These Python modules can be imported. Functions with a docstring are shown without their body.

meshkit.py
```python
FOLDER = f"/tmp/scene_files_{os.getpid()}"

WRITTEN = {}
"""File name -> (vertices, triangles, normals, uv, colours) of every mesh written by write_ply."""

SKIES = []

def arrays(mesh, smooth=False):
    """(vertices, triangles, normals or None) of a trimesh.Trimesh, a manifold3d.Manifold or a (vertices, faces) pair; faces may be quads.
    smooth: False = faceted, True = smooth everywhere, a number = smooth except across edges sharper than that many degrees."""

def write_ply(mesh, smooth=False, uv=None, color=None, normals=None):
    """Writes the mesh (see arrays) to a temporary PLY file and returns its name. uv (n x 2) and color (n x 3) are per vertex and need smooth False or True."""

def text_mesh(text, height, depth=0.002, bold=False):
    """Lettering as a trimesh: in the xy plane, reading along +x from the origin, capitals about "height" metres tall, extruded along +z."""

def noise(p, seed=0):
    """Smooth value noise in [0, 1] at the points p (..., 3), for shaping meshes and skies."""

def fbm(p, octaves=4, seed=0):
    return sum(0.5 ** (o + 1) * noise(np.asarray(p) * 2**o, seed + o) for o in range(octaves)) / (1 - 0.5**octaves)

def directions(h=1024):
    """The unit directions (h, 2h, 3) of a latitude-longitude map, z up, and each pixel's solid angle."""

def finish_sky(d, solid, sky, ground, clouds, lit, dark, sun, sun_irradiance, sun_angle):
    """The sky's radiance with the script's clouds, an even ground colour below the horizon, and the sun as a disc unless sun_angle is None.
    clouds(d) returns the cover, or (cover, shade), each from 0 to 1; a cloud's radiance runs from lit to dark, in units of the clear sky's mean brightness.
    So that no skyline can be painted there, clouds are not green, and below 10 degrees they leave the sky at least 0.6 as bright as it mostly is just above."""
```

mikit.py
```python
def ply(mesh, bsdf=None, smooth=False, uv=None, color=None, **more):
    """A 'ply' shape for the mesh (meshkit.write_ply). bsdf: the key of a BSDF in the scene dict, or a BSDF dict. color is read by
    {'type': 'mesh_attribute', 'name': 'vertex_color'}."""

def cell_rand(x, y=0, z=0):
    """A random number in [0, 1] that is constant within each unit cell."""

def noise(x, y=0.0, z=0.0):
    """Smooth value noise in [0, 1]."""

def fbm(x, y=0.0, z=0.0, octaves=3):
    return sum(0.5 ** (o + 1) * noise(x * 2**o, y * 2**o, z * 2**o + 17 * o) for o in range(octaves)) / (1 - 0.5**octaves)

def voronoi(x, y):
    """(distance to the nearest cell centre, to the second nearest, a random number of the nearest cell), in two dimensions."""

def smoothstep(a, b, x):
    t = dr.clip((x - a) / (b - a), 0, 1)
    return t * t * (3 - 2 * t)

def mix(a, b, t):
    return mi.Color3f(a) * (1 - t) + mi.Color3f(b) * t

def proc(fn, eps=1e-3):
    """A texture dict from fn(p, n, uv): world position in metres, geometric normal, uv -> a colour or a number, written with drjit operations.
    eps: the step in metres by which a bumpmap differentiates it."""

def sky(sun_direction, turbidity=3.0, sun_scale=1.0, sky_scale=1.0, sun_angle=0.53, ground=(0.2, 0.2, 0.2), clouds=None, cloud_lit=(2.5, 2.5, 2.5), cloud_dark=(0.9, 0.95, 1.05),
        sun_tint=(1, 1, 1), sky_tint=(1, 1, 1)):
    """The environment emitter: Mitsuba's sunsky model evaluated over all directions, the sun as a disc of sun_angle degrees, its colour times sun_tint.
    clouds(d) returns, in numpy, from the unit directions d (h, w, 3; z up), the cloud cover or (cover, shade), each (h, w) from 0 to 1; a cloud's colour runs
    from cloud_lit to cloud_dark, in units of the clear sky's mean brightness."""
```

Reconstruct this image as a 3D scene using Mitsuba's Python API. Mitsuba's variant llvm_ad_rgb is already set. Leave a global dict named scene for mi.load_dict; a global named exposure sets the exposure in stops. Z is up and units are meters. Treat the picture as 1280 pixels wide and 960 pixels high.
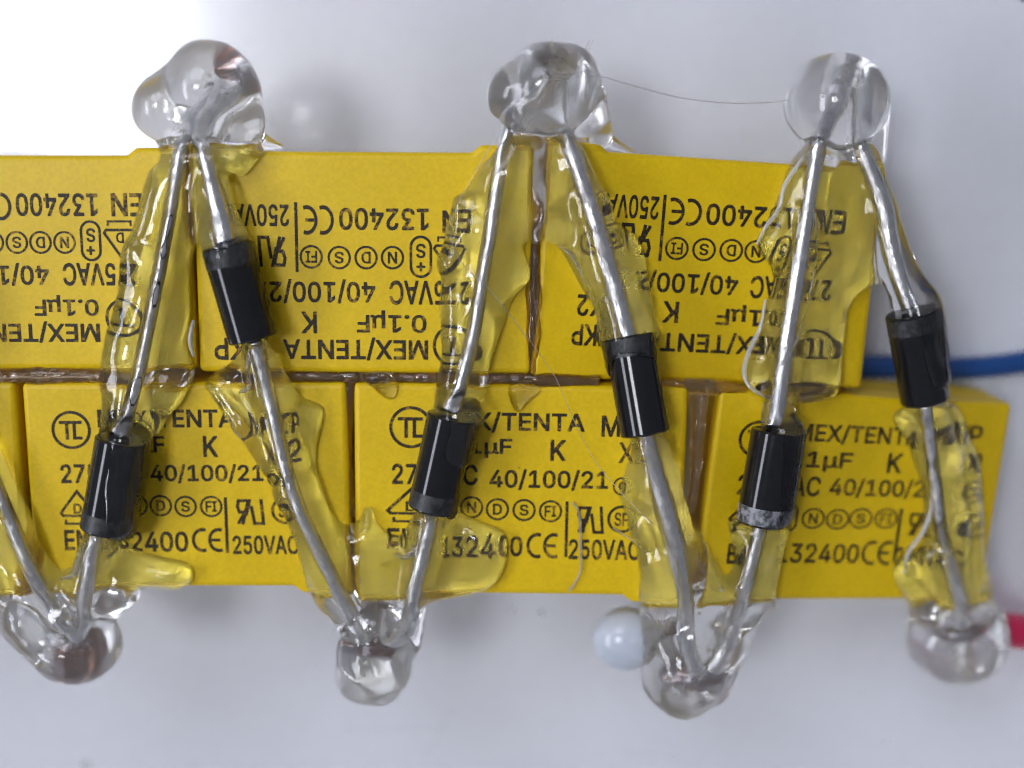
import math
import numpy as np
import drjit as dr
import mitsuba as mi
import trimesh
import shapely
import shapely.affinity
from shapely.geometry import Polygon, Point, LineString
import meshkit
import mikit
from mikit import ply, proc, noise, fbm, smoothstep, mix

T = mi.ScalarTransform4f
rng = np.random.default_rng(7)
scene, labels = {}, {}
exposure = 0.0

# Everything is laid out in millimetres and written at U scene units per millimetre. The set is a macro scene of 55 mm; it is built
# ten times enlarged, since the renderer's ray offset (0.09 mm at true size) would swallow thin glue films and print.
U = 0.001 * 10

# ------------------------------------------------------------------ camera
FOC, PXMM, TILT = 1584.0, 0.0428, math.radians(10)      # focal length in photo pixels, mm per pixel in the label plane, camera tilt
ZF = 12.0                                               # height of the label faces above the table, mm
DIST = FOC * PXMM
TGT = np.array([0, 0, ZF])
EYE = TGT + np.array([0, math.sin(TILT), math.cos(TILT)]) * DIST
FWD = (TGT - EYE) / DIST
RIGHT = np.array([1.0, 0, 0])
UPV = np.cross(RIGHT, FWD)
scene['camera'] = {
    'type': 'thinlens', 'fov': 2 * math.degrees(math.atan(640 / FOC)), 'fov_axis': 'x',
    'to_world': T().look_at(origin=(EYE * U).tolist(), target=(TGT * U).tolist(), up=UPV.tolist()),
    'aperture_radius': 1.45 * U, 'focus_distance': (DIST - 0.9) * U, 'near_clip': 5 * U, 'far_clip': 5000 * U}

# ------------------------------------------------------------------ light: a bright roof window up on the left, a weaker window low on the left, a dim room
def lamp(key, centre, half, look, L):
    c = np.array(centre, float) * U
    scene[key] = {'type': 'rectangle', 'to_world': T().look_at(origin=c.tolist(), target=(np.array(look, float) * U).tolist(), up=[0, 1, 0.01]) @ T().scale([half[0] * U, half[1] * U, 1]),
                  'emitter': {'type': 'area', 'radiance': {'type': 'rgb', 'value': L}}, 'bsdf': {'type': 'diffuse', 'reflectance': {'type': 'rgb', 'value': 0.5}}}
    labels[key] = {'kind': 'structure'}
lamp('roof_window', (-480, 130, 1200), (150, 145), (-480, 130, 0), [19.0, 19.6, 21.0])
lamp('side_window', (-1200, -60, 900), (150, 540), (0, 0, 0), [9.2, 9.5, 10.6])
lamp('rear_window', (-140, 235, 310), (98, 84), (0, 0, 0), [4.0, 4.2, 4.95])
scene['room_light'] = {'type': 'constant', 'radiance': {'type': 'rgb', 'value': [0.19, 0.20, 0.24]}}


def Q(px, py, z):
    """The point (mm) at the height z over the table that lies behind this pixel of the 1280 x 960 photograph."""
    d = FWD + RIGHT * (px - 640) / FOC + UPV * (480 - py) / FOC
    return EYE + d * ((z - EYE[2]) / d[2])


# the chain sags to the right: the last capacitor of either row leans away
HINGE_UP, SLOPE_UP = Q(673, 330, ZF)[0], math.tan(math.radians(10))
HINGE_LOW, SLOPE_LOW = Q(872, 610, ZF)[0], math.tan(math.radians(17))
Y_SEAM = Q(640, 475, ZF)[1]


def drop(x, y):
    """How far the label faces lie below ZF at x, y (mm)."""
    k = np.clip((y - Y_SEAM) / 1.6 + 0.5, 0, 1)
    return -(k * SLOPE_UP * np.maximum(x - HINGE_UP, 0) + (1 - k) * SLOPE_LOW * np.maximum(x - HINGE_LOW, 0))


def P(px, py, dz=0.0):
    """The point (mm) dz above the label faces that lies behind this pixel of the photograph."""
    p = Q(px, py, ZF + dz)
    for _ in range(6):
        p = Q(px, py, ZF + dz + drop(p[0], p[1]))
    return p


# ------------------------------------------------------------------ materials
def rgb(*c):
    return {'type': 'rgb', 'value': list(c)}


MARKS = [(641, 763, 0.16, 0.6), (676, 765, 0.22, 0.75), (1106, 929, 0.13, 0.95), (1010, 930, 0.07, 0.5), (660, 950, 0.08, 0.4), (1078, 865, 0.2, 0.25), (503, 911, 0.08, 0.5), (400, 833, 0.1, 0.3), (108, 955, 0.5, 0.35)]
MARKS = [(Q(x, y, 0) * U, r * U, s) for x, y, r, s in MARKS]
HAIRS = [((742, 943), (753, 941)), ((783, 941), (802, 941)), ((802, 941), (850, 948)), ((566, 886), (530, 950)), ((430, 912), (560, 910)), ((925, 839), (934, 840))]
HAIRS = [(Q(*a, 0) * U, Q(*b, 0) * U) for a, b in HAIRS]


def paper_col(p, n, uv):
    x, y = p.x / U, p.y / U
    c = mix((0.565, 0.575, 0.61), (0.62, 0.625, 0.65), fbm(x * 0.10, y * 0.10, 3.1, octaves=3))
    c *= 0.97 + 0.06 * fbm(x * 1.7, y * 1.7, 7.7, octaves=3)
    for q, r, s in MARKS:
        d = dr.sqrt(dr.square(p.x - q[0]) + dr.square(p.y - q[1])) / r
        c = mix(c, (0.10, 0.10, 0.07), s * (1 - smoothstep(0.5, 1.2, d + 0.5 * noise(x * 6, y * 6))))
    for a, b in HAIRS:
        ab = b - a
        t = dr.clip(((p.x - a[0]) * ab[0] + (p.y - a[1]) * ab[1]) / float(ab[0] ** 2 + ab[1] ** 2), 0, 1)
        d = dr.sqrt(dr.square(p.x - a[0] - t * ab[0]) + dr.square(p.y - a[1] - t * ab[1])) / (0.05 * U)
        c = mix(c, (0.2, 0.22, 0.3), 0.25 * (1 - smoothstep(0.4, 1.3, d)))
    return c


scene['paper_mat'] = {'type': 'principled', 'base_color': proc(paper_col), 'roughness': 0.18, 'specular': 0.9}


def cap_col(p, n, uv):
    x, y = p.x / U, p.y / U
    c = mix((0.60, 0.40, 0.003), (0.67, 0.455, 0.006), fbm(x * 0.35, y * 0.35, p.z / U * 0.35, octaves=3))
    c *= 0.95 + 0.1 * noise(x * 7, y * 7, p.z / U * 7)
    spk = smoothstep(0.965, 0.985, noise(x * 2.6, y * 2.6, 5.5))
    return mix(c, (0.12, 0.07, 0.02), 0.8 * spk)


scene['cap_mat'] = {'type': 'bumpmap', 'arbitrary': proc(lambda p, n, uv: 0.005 * U * fbm(p.x / U * 5, p.y / U * 5, p.z / U * 5, octaves=2), eps=0.02 * U), 'scale': 1.0,
                    'bsdf': {'type': 'principled', 'base_color': proc(cap_col), 'roughness': 0.38, 'specular': 0.28}}


def ink_col(p, n, uv):
    x, y = p.x / U, p.y / U
    a = noise(x * 9, y * 9, 1.5)
    b = fbm(x * 1.3, y * 1.3, 4.0, octaves=2)
    return mix((0.022, 0.013, 0.006), (0.26, 0.15, 0.01), smoothstep(0.60, 0.85, a * 0.75 + b * 0.4))


# where glue wets the plastic its gloss interface is gone: there the body colour itself shows (the diffuse albedo inside the plastic, n = 1.48)
def wet_col(p, n, uv):
    c = cap_col(p, n, uv)
    return mix(mi.Color3f(c.x / (0.398 + 0.585 * c.x), c.y / (0.41 + 0.585 * c.y), c.z / (0.398 + 0.585 * c.z)), (0.84, 0.82, 0.66), 0.07 + 0.13 * fbm(p.x / U * 0.6, p.y / U * 0.6, 2.2, octaves=2))


scene['wet_mat'] = {'type': 'diffuse', 'reflectance': proc(wet_col)}
scene['ink_mat'] = {'type': 'principled', 'base_color': proc(ink_col), 'roughness': 0.55, 'specular': 0.3}
scene['diode_mat'] = {'type': 'principled', 'base_color': proc(lambda p, n, uv: mix((0.005, 0.005, 0.006), (0.010, 0.010, 0.012), fbm(p.x / U * 3, p.y / U * 3, p.z / U * 3))), 'roughness': 0.10, 'specular': 0.42}
scene['band_mat'] = {'type': 'principled', 'base_color': proc(lambda p, n, uv: mix((0.006, 0.007, 0.008), (0.026, 0.027, 0.030), smoothstep(0.3, 0.7, fbm(p.x / U * 4, p.y / U * 4, p.z / U * 4)))), 'roughness': 0.42}
scene['pale_band_mat'] = {'type': 'principled', 'base_color': proc(lambda p, n, uv: mix((0.03, 0.032, 0.036), (0.22, 0.225, 0.24), smoothstep(0.3, 0.7, fbm(p.x / U * 4, p.y / U * 4, p.z / U * 4)))), 'roughness': 0.42}
scene['wire_mat'] = {'type': 'principled', 'base_color': proc(lambda p, n, uv: mix((0.54, 0.53, 0.52), (0.82, 0.81, 0.79), fbm(p.x / U * 3, p.y / U * 3, p.z / U * 3))), 'metallic': 1.0, 'roughness': proc(lambda p, n, uv: 0.24 + 0.30 * smoothstep(0.3, 0.75, fbm(p.x / U * 4, p.y / U * 4, p.z / U * 4, octaves=3)))}
scene['solder_mat'] = {'type': 'principled', 'base_color': proc(lambda p, n, uv: mix((0.16, 0.06, 0.035), (0.30, 0.29, 0.31), smoothstep(0.3, 0.7, fbm(p.x / U * 2, p.y / U * 2, p.z / U * 2)))), 'metallic': 1.0, 'roughness': 0.3}
scene['glue_haze'] = {'type': 'homogeneous', 'albedo': rgb(0.9992, 0.9994, 0.9998), 'sigma_t': 0.075 / U, 'phase': {'type': 'hg', 'g': 0.3}}
scene['glue_mat'] = {'type': 'dielectric', 'int_ior': 1.48, 'ext_ior': 1.0, 'specular_transmittance': rgb(0.998, 0.998, 0.998)}
scene['blue_mat'] = {'type': 'principled', 'base_color': rgb(0.005, 0.048, 0.19), 'roughness': 0.35}
scene['red_mat'] = {'type': 'principled', 'base_color': rgb(0.52, 0.010, 0.07), 'roughness': 0.35}
scene['dark_mat'] = {'type': 'principled', 'base_color': rgb(0.02, 0.03, 0.06), 'roughness': 0.5}


# ------------------------------------------------------------------ helpers
def add(key, mesh, mat, smooth=False, label=None, cat=None, group=None, kind=None):
    if isinstance(mesh, (tuple, list)):
        mesh = trimesh.Trimesh(mesh[0], mesh[1], process=False)
    m = trimesh.Trimesh(np.asarray(mesh.vertices) * U, mesh.faces, process=False)
    scene[key] = ply(m, mat, smooth=smooth)
    tag(key, label, cat, group, kind)


def tag(key, label=None, cat=None, group=None, kind=None):
    d = {k: v for k, v in (('label', label), ('category', cat), ('group', group), ('kind', kind)) if v}
    if d:
        labels[key] = d


def num(name, i):
    return name if i == 0 else f'{name}_{i:03d}'


def spline(pts, step=0.12):
    """A Catmull-Rom curve through the points."""
    p = np.array(pts, float)
    if len(p) < 3:
        n = max(2, int(np.linalg.norm(p[1] - p[0]) / step))
        return p[0] + (p[1] - p[0]) * np.linspace(0, 1, n)[:, None]
    q = np.vstack([2 * p[0] - p[1], p, 2 * p[-1] - p[-2]])
    out = []
    for i in range(len(p) - 1):
        a, b, c, d = q[i:i + 4]
        n = max(2, int(np.linalg.norm((c - b)[:3]) / step))
        t = np.linspace(0, 1, n, endpoint=False)[:, None]
        out.append(0.5 * (2 * b + (c - a) * t + (2 * a - 5 * b + 4 * c - d) * t ** 2 + (3 * b - a - 3 * c + d) * t ** 3))
    return np.vstack(out + [p[-1:]])


def tube(path, r, sides=14, wob=0.0, seed=0):
    """A closed tube along the path (n x 3); r a number or one per point."""
    p = np.asarray(path, float)[:, :3]
    n = len(p)
    r = np.broadcast_to(np.asarray(r, float), (n,))
    tan = np.gradient(p, axis=0)
    tan /= np.linalg.norm(tan, axis=1, keepdims=True)
    ref = np.array([0, 0, 1.0]) if abs(tan[0][2]) < 0.9 else np.array([1.0, 0, 0])
    a = np.cross(tan[0], ref)
    A = []
    for t in tan:
        a = a - t * a.dot(t)
        a /= np.linalg.norm(a)
        A.append(a)
    A = np.array(A)
    B = np.cross(tan, A)
    ang = np.arange(sides) * 2 * np.pi / sides
    ring = p[:, None] + (A[:, None] * np.cos(ang)[None, :, None] + B[:, None] * np.sin(ang)[None, :, None]) * r[:, None, None]
    v = ring.reshape(-1, 3)
    if wob:
        ctr = np.repeat(p, sides, 0)
        v = ctr + (v - ctr) * (1 + wob * (meshkit.fbm(v * 2.2 + seed * 3.7, 3, seed) - 0.5) * 2)[:, None]
    i = np.arange(n - 1)[:, None] * sides
    j = np.arange(sides)[None]
    k = (j + 1) % sides
    f = np.vstack([np.stack([i + j, i + k, i + k + sides], -1).reshape(-1, 3), np.stack([i + j, i + k + sides, i + j + sides], -1).reshape(-1, 3)])
    v = np.vstack([v, p[0], p[-1]])
    c0, c1 = len(v) - 2, len(v) - 1
    e = (n - 1) * sides
    f = np.vstack([f, np.stack([j[0] * 0 + c0, k[0], j[0]], -1), np.stack([j[0] * 0 + c1, e + j[0], e + k[0]], -1)])
    m = trimesh.Trimesh(v, f, process=False)
    if m.volume < 0:
        m.invert()
    return m


def lathe(profile, origin, axis, sides=40):
    """The profile (distance along the axis, radius) turned about the axis."""
    axis = np.asarray(axis, float) / np.linalg.norm(axis)
    a = np.cross(axis, [0, 0, 1.0])
    a /= np.linalg.norm(a)
    b = np.cross(axis, a)
    ang = np.arange(sides) * 2 * np.pi / sides
    rings = [np.asarray(origin) + axis * s + r * (np.cos(ang)[:, None] * a + np.sin(ang)[:, None] * b) for s, r in profile]
    v = np.vstack(rings)
    f = []
    for i in range(len(profile) - 1):
        for j in range(sides):
            k = (j + 1) % sides
            p0, p1, p2, p3 = i * sides + j, i * sides + k, (i + 1) * sides + k, (i + 1) * sides + j
            f += [[p0, p1, p2], [p0, p2, p3]]
    m = trimesh.Trimesh(v, f, process=False)
    m.merge_vertices()
    m.update_faces(m.nondegenerate_faces())
    if m.volume < 0:
        m.invert()
    return m


def surface_nets(f, origin, h):
    """The zero surface of the samples f (negative inside) on a regular grid, as a trimesh."""
    s = f < 0
    nx, ny, nz = f.shape
    corners = [(a, b, c) for a in (0, 1) for b in (0, 1) for c in (0, 1)]
    cnt = sum(s[a:nx - 1 + a, b:ny - 1 + b, c:nz - 1 + c].astype(np.int8) for a, b, c in corners)
    act = (cnt > 0) & (cnt < 8)
    idx = -np.ones(act.shape, np.int64)
    ii = np.argwhere(act)
    idx[act] = np.arange(len(ii))
    pos, wt = np.zeros((len(ii), 3)), np.zeros(len(ii))
    val = {c: f[ii[:, 0] + c[0], ii[:, 1] + c[1], ii[:, 2] + c[2]] for c in corners}
    for c0 in corners:
        for ax in range(3):
            if c0[ax] == 0:
                c1 = tuple(1 if k == ax else c0[k] for k in range(3))
                v0, v1 = val[c0], val[c1]
                m = (v0 < 0) != (v1 < 0)
                t = np.where(m, v0 / np.where(m, v0 - v1, 1), 0)
                p = np.tile(np.array(c0, float), (len(ii), 1))
                p[:, ax] = t
                pos += p * m[:, None]
                wt += m
    v = (ii + pos / wt[:, None]) * h + origin
    faces = []
    for ax in range(3):
        u, w = (ax + 1) % 3, (ax + 2) % 3
        sl0, sl1 = [slice(1, None)] * 3, [slice(1, None)] * 3
        sl0[ax], sl1[ax] = slice(0, -1), slice(1, None)
        a0, a1 = s[tuple(sl0)], s[tuple(sl1)]
        e = np.argwhere(a0 != a1)
        flip = a0[tuple(e.T)]
        e = e + 1
        e[:, ax] -= 1
        ok = (e[:, u] < f.shape[u] - 1) & (e[:, w] < f.shape[w] - 1) & (e[:, ax] < f.shape[ax] - 1)
        e, flip = e[ok], flip[ok]

        def cell(du, dw):
            q = e.copy()
            q[:, u] -= du
            q[:, w] -= dw
            return idx[tuple(q.T)]
        q = np.stack([cell(1, 1), cell(0, 1), cell(0, 0), cell(1, 0)], -1)
        q[~flip] = q[~flip][:, ::-1]
        q = q[(q >= 0).all(1)]
        faces += [q[:, [0, 1, 2]], q[:, [0, 2, 3]]]
    m = trimesh.Trimesh(v, np.vstack(faces), process=False)
    return m


# ------------------------------------------------------------------ the table
def table():
    a, b = Q(1262, -8, 0), Q(1300, 14, 0)
    d = (b - a)[:2]
    e0, e1 = a[:2] - d * 1.2, b[:2] + d * 40
    poly = Polygon([(-400, -400), (400, -400), tuple(e1), tuple(e0), (e0[0] - 6, 260), (-400, 300)])
    m = trimesh.creation.extrude_polygon(poly.simplify(0), 0.25, engine='earcut')
    m.apply_translation([0, 0, -0.25])
    add('paper', m, 'paper_mat', kind='structure')
    m = trimesh.creation.box((1200, 1200, 20))
    m.apply_translation([0, 0, -10.4])
    add('table', m, 'dark_mat', kind='structure')


table()

# ------------------------------------------------------------------ capacitors
CAPS = {
    'T1': ((-190, 195), (241, 194), (239, 463), (-180, 461), 1), 'T2': ((244, 189), (669, 191), (661, 468), (244, 465), 1), 'T3': ((677, 186), (1103, 211), (1083, 489), (671, 470), 1),
    'L0': ((-400, 477), (23, 478), (31, 735), (-380, 734), 0), 'L1': ((29, 480), (436, 477), (437, 735), (41, 733), 0), 'L2': ((441, 478), (858, 483), (853, 746), (445, 741), 0), 'L3': ((885, 487), (1256, 503), (1236, 751), (880, 748), 0)}
CAP_NAMES = {'L2': 'capacitor', 'T2': 'capacitor_001', 'T3': 'capacitor_002', 'L1': 'capacitor_003', 'L3': 'capacitor_004', 'T1': 'capacitor_005', 'L0': 'capacitor_006'}
CAP_LABELS = {
    'L2': 'yellow box capacitor in the middle of the lower row, diodes over both text ends',
    'T2': 'middle yellow box capacitor of the upper row, printed upside down, most of its lettering uncovered',
    'T3': 'yellow box capacitor at the right end of the upper row, printed upside down',
    'L1': 'yellow box capacitor in the lower row under the diode nearest the lower left corner',
    'L3': 'yellow box capacitor at the right end of the lower row, beside the red wire',
    'T1': 'yellow upside down capacitor of the upper row cut by the left picture edge',
    'L0': 'sliver of a yellow box capacitor at the left picture edge of the lower row'}
CAP_T = 6.0
CAPINFO = {}


def loft_body(poly, z0, z1, rad, steps=5):
    """The outline (counter-clockwise points) raised from z0 to z1 with rounded upper and lower edges."""
    p = np.asarray(poly, float)
    e = np.roll(p, -1, 0) - p
    nrm = np.stack([e[:, 1], -e[:, 0]], 1) / np.linalg.norm(e, axis=1, keepdims=True)
    n = nrm + np.roll(nrm, 1, 0)
    n /= np.linalg.norm(n, axis=1, keepdims=True)
    n /= np.maximum((n * nrm).sum(1), 0.5)[:, None]
    ang = np.linspace(0, np.pi / 2, steps)
    layers = [(rad * (1 - math.sin(a)), z0 + rad * (1 - math.cos(a))) for a in ang] + [(rad * (1 - math.cos(a)), z1 - rad + rad * math.sin(a)) for a in ang]
    v = np.vstack([np.column_stack([p - n * i, np.full(len(p), z)]) for i, z in layers])
    N = len(p)
    f = []
    for l in range(len(layers) - 1):
        j = np.arange(N)
        k = (j + 1) % N
        f += [np.stack([l * N + j, l * N + k, (l + 1) * N + k], 1), np.stack([l * N + j, (l + 1) * N + k, (l + 1) * N + j], 1)]
    for l, rev in ((0, True), (len(layers) - 1, False)):
        q = v[l * N:(l + 1) * N, :2]
        tv, tf = trimesh.creation.triangulate_polygon(Polygon(q), engine='earcut')
        near = np.argmin(((tv[:, None] - q[None]) ** 2).sum(-1), 1) + l * N
        tf = near[tf]
        nz = np.cross(v[tf[:, 1]] - v[tf[:, 0]], v[tf[:, 2]] - v[tf[:, 0]])[:, 2]
        want = -1 if rev else 1
        tf[np.sign(nz) != want] = tf[np.sign(nz) != want][:, ::-1]
        f.append(tf)
    return trimesh.Trimesh(v, np.vstack(f), process=False)


def capacitor(code):
    *cs, up = CAPS[code]
    q = np.array([P(*c)[:2] for c in cs])
    centre = q.mean(0)
    ax = (q[1] - q[0]) + (q[2] - q[3])
    rot = math.atan2(ax[1], ax[0])
    w = (np.linalg.norm(q[1] - q[0]) + np.linalg.norm(q[2] - q[3])) / 2
    h = (np.linalg.norm(q[0] - q[3]) + np.linalg.norm(q[1] - q[2])) / 2
    if code in ('T1', 'L0'):
        w = min(w, 18.0)
        centre = (q[1] + q[2]) / 2 - np.array([math.cos(rot), math.sin(rot)]) * w / 2
    # in the capacitor's own frame the pins point to -y; the pin side carries two stand-off feet
    hw, hh, ft, fl = w / 2, h / 2, 0.40, 3.2
    out = [(-hw, hh), (-hw, -hh - ft), (-hw + fl - 0.5, -hh - ft), (-hw + fl, -hh), (hw - fl, -hh), (hw - fl + 0.5, -hh - ft), (hw, -hh - ft), (hw, hh)]
    pg = Polygon(out).buffer(-0.3).buffer(0.6, quad_segs=5).buffer(-0.3, quad_segs=5)
    pg = shapely.segmentize(pg.simplify(0.01), 0.8)
    ring = np.array(pg.exterior.coords)[:-1]
    if Polygon(ring).exterior.is_ccw is False:
        ring = ring[::-1]
    body = loft_body(ring, ZF - CAP_T, ZF, 0.32)
    a = rot + (math.pi if up else 0)
    M = np.eye(4)
    M[:2, :2] = [[math.cos(a), -math.sin(a)], [math.sin(a), math.cos(a)]]
    M[:2, 3] = centre
    body.apply_transform(M)
    key = CAP_NAMES[code]
    sl, hx = (SLOPE_UP, HINGE_UP) if code == 'T3' else (SLOPE_LOW, HINGE_LOW) if code == 'L3' else (0, 0)
    body.vertices[:, 2] -= sl * (body.vertices[:, 0] - hx)
    add(key + '__body', body, 'cap_mat', smooth=35)
    CAPINFO[code] = dict(M=M, rot=rot, up=up, w=w, h=h, outline=Polygon(ring))
    tag(key, CAP_LABELS[code], 'capacitor')


for c in CAPS:
    capacitor(c)


# ------------------------------------------------------------------ print on the labels (pixel extents in the photograph)
def px_len(x0, x1, y):
    return np.linalg.norm(P(x1, y) - P(x0, y))


def squash(polys):
    return shapely.union_all(polys)


INK = 0.035


def place(mesh, code, cx, cy, w, h):
    """Fits a flat glyph mesh (any size) to the box w x h (px) round the pixel (cx, cy), turned with its capacitor."""
    inf = CAPINFO[code]
    v = np.array(mesh.vertices)
    lo, hi = v.min(0), v.max(0)
    W, H = px_len(cx - w / 2, cx + w / 2, cy), h * PXMM
    v[:, :2] = (v[:, :2] - (lo + hi)[:2] / 2) / (hi - lo)[:2] * [W, H]
    a = inf['rot'] + (math.pi if inf['up'] else 0)
    R = np.array([[math.cos(a), -math.sin(a)], [math.sin(a), math.cos(a)]])
    v[:, :2] = v[:, :2] @ R.T + P(cx, cy)[:2]
    v[:, 2] = ZF - 0.05 + (v[:, 2] - lo[2]) / (hi[2] - lo[2]) * (0.05 + INK) + (drop(v[:, 0], P(cx, cy)[1]) if code in ('T3', 'L3') else 0)
    return trimesh.Trimesh(v, mesh.faces, process=False)


def flat(shape):
    geoms = getattr(shape, 'geoms', [shape])
    return trimesh.util.concatenate([trimesh.creation.extrude_polygon(g, 1.0, engine='earcut') for g in geoms])


_glyph = {}


def glyph(s):
    if s not in _glyph:
        _glyph[s] = meshkit.text_mesh(s, 1.0, 0.1, bold=True)
    return _glyph[s].copy()


def fat(lines, w):
    return shapely.union_all([LineString(l).buffer(w / 2, cap_style='flat', join_style='mitre') for l in lines])


def circ(code, ch, x, y, r, ry=None, fill=0.5):
    ry = ry or r
    ring = Point(0, 0).buffer(1, quad_segs=12).difference(Point(0, 0).buffer(0.82, quad_segs=12))
    return [place(flat(ring), code, x, y, 2 * r, 2 * ry), place(glyph(ch), code, x, y, 2 * r * fill * min(1.0, 0.55 + 0.45 * len(ch) / 2), 2 * ry * 0.5)]


def pill(code, x, y, hw, hh):
    k = hh / hw
    s = LineString([(0, -k + 1), (0, k - 1)])
    ring = s.buffer(1, quad_segs=10).difference(s.buffer(0.78, quad_segs=10))
    up = CAPINFO[code]['up']
    d = -1 if up else 1
    return [place(flat(ring), code, x, y, 2 * hw, 2 * hh), place(glyph('S'), code, x, y + d * hh * 0.28, hw * 0.85, hh * 0.68), place(glyph('+'), code, x, y - d * hh * 0.48, hw * 0.8, hh * 0.44)]


def tc(code, x, y, r):
    ring = Point(0, 0).buffer(1, quad_segs=16).difference(Point(0, 0).buffer(0.86, quad_segs=16))
    g = fat([[(-0.6, 0.40), (0.55, 0.40)], [(-0.22, 0.36), (-0.22, -0.5)], [(0.55, -0.42), (0.16, -0.42), (0.16, 0.36)]], 0.15)
    return [place(flat(ring.union(g)), code, x, y, 2 * r, 2 * r)]


def vde(code, x, y, w, h):
    tri = Polygon([(-1, -0.25), (0, 1), (1, -0.25), (0.85, -0.45), (-0.85, -0.45)]).buffer(0.03)
    ring = tri.difference(tri.buffer(-0.14))
    bar = fat([[(-0.7, -0.62), (-0.7, -0.85), (0.7, -0.85), (0.7, -0.62)]], 0.11)
    d = 1 if CAPINFO[code]['up'] else -1
    return [place(flat(ring.union(bar)), code, x, y, w, h), place(glyph('D'), code, x - w * 0.0, y - d * h * 0.04, w * 0.22, h * 0.28)]


def ru(code, x, y, w, h):
    r = fat([[(0.05, -0.85), (0.5, 0.0), (0.15, 0.0), (0.02, 0.42), (0.1, 0.85), (0.85, 0.85), (0.62, -0.1), (0.5, 0.0)], [(0.75, 0.85), (0.35, -0.9)]], 0.2)
    u = fat([[(0.95, 0.45), (1.15, -0.85), (1.75, -0.85), (1.62, 0.95)]], 0.2)
    return [place(flat(r.union(u)), code, x, y, w, h)]


def ce(code, x0, x1, y, h):
    def arc(cx):
        a = np.linspace(math.radians(70), math.radians(290), 22)
        return LineString([(cx + math.cos(t), math.sin(t)) for t in a]).buffer(0.15, cap_style='flat')
    g = shapely.union_all([arc(0), arc(1.75), fat([[(0.85, 0), (1.9, 0)]], 0.26)])
    return [place(flat(g), code, (x0 + x1) / 2, y, x1 - x0, h)]


def t(code, s, x0, x1, y, h=27):
    return [place(glyph(s), code, (x0 + x1) / 2, y, x1 - x0, h)]


def bar(code, x, y0, y1):
    return [place(flat(shapely.box(0, 0, 1, 1)), code, x, (y0 + y1) / 2, 3.6, y1 - y0)]


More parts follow.
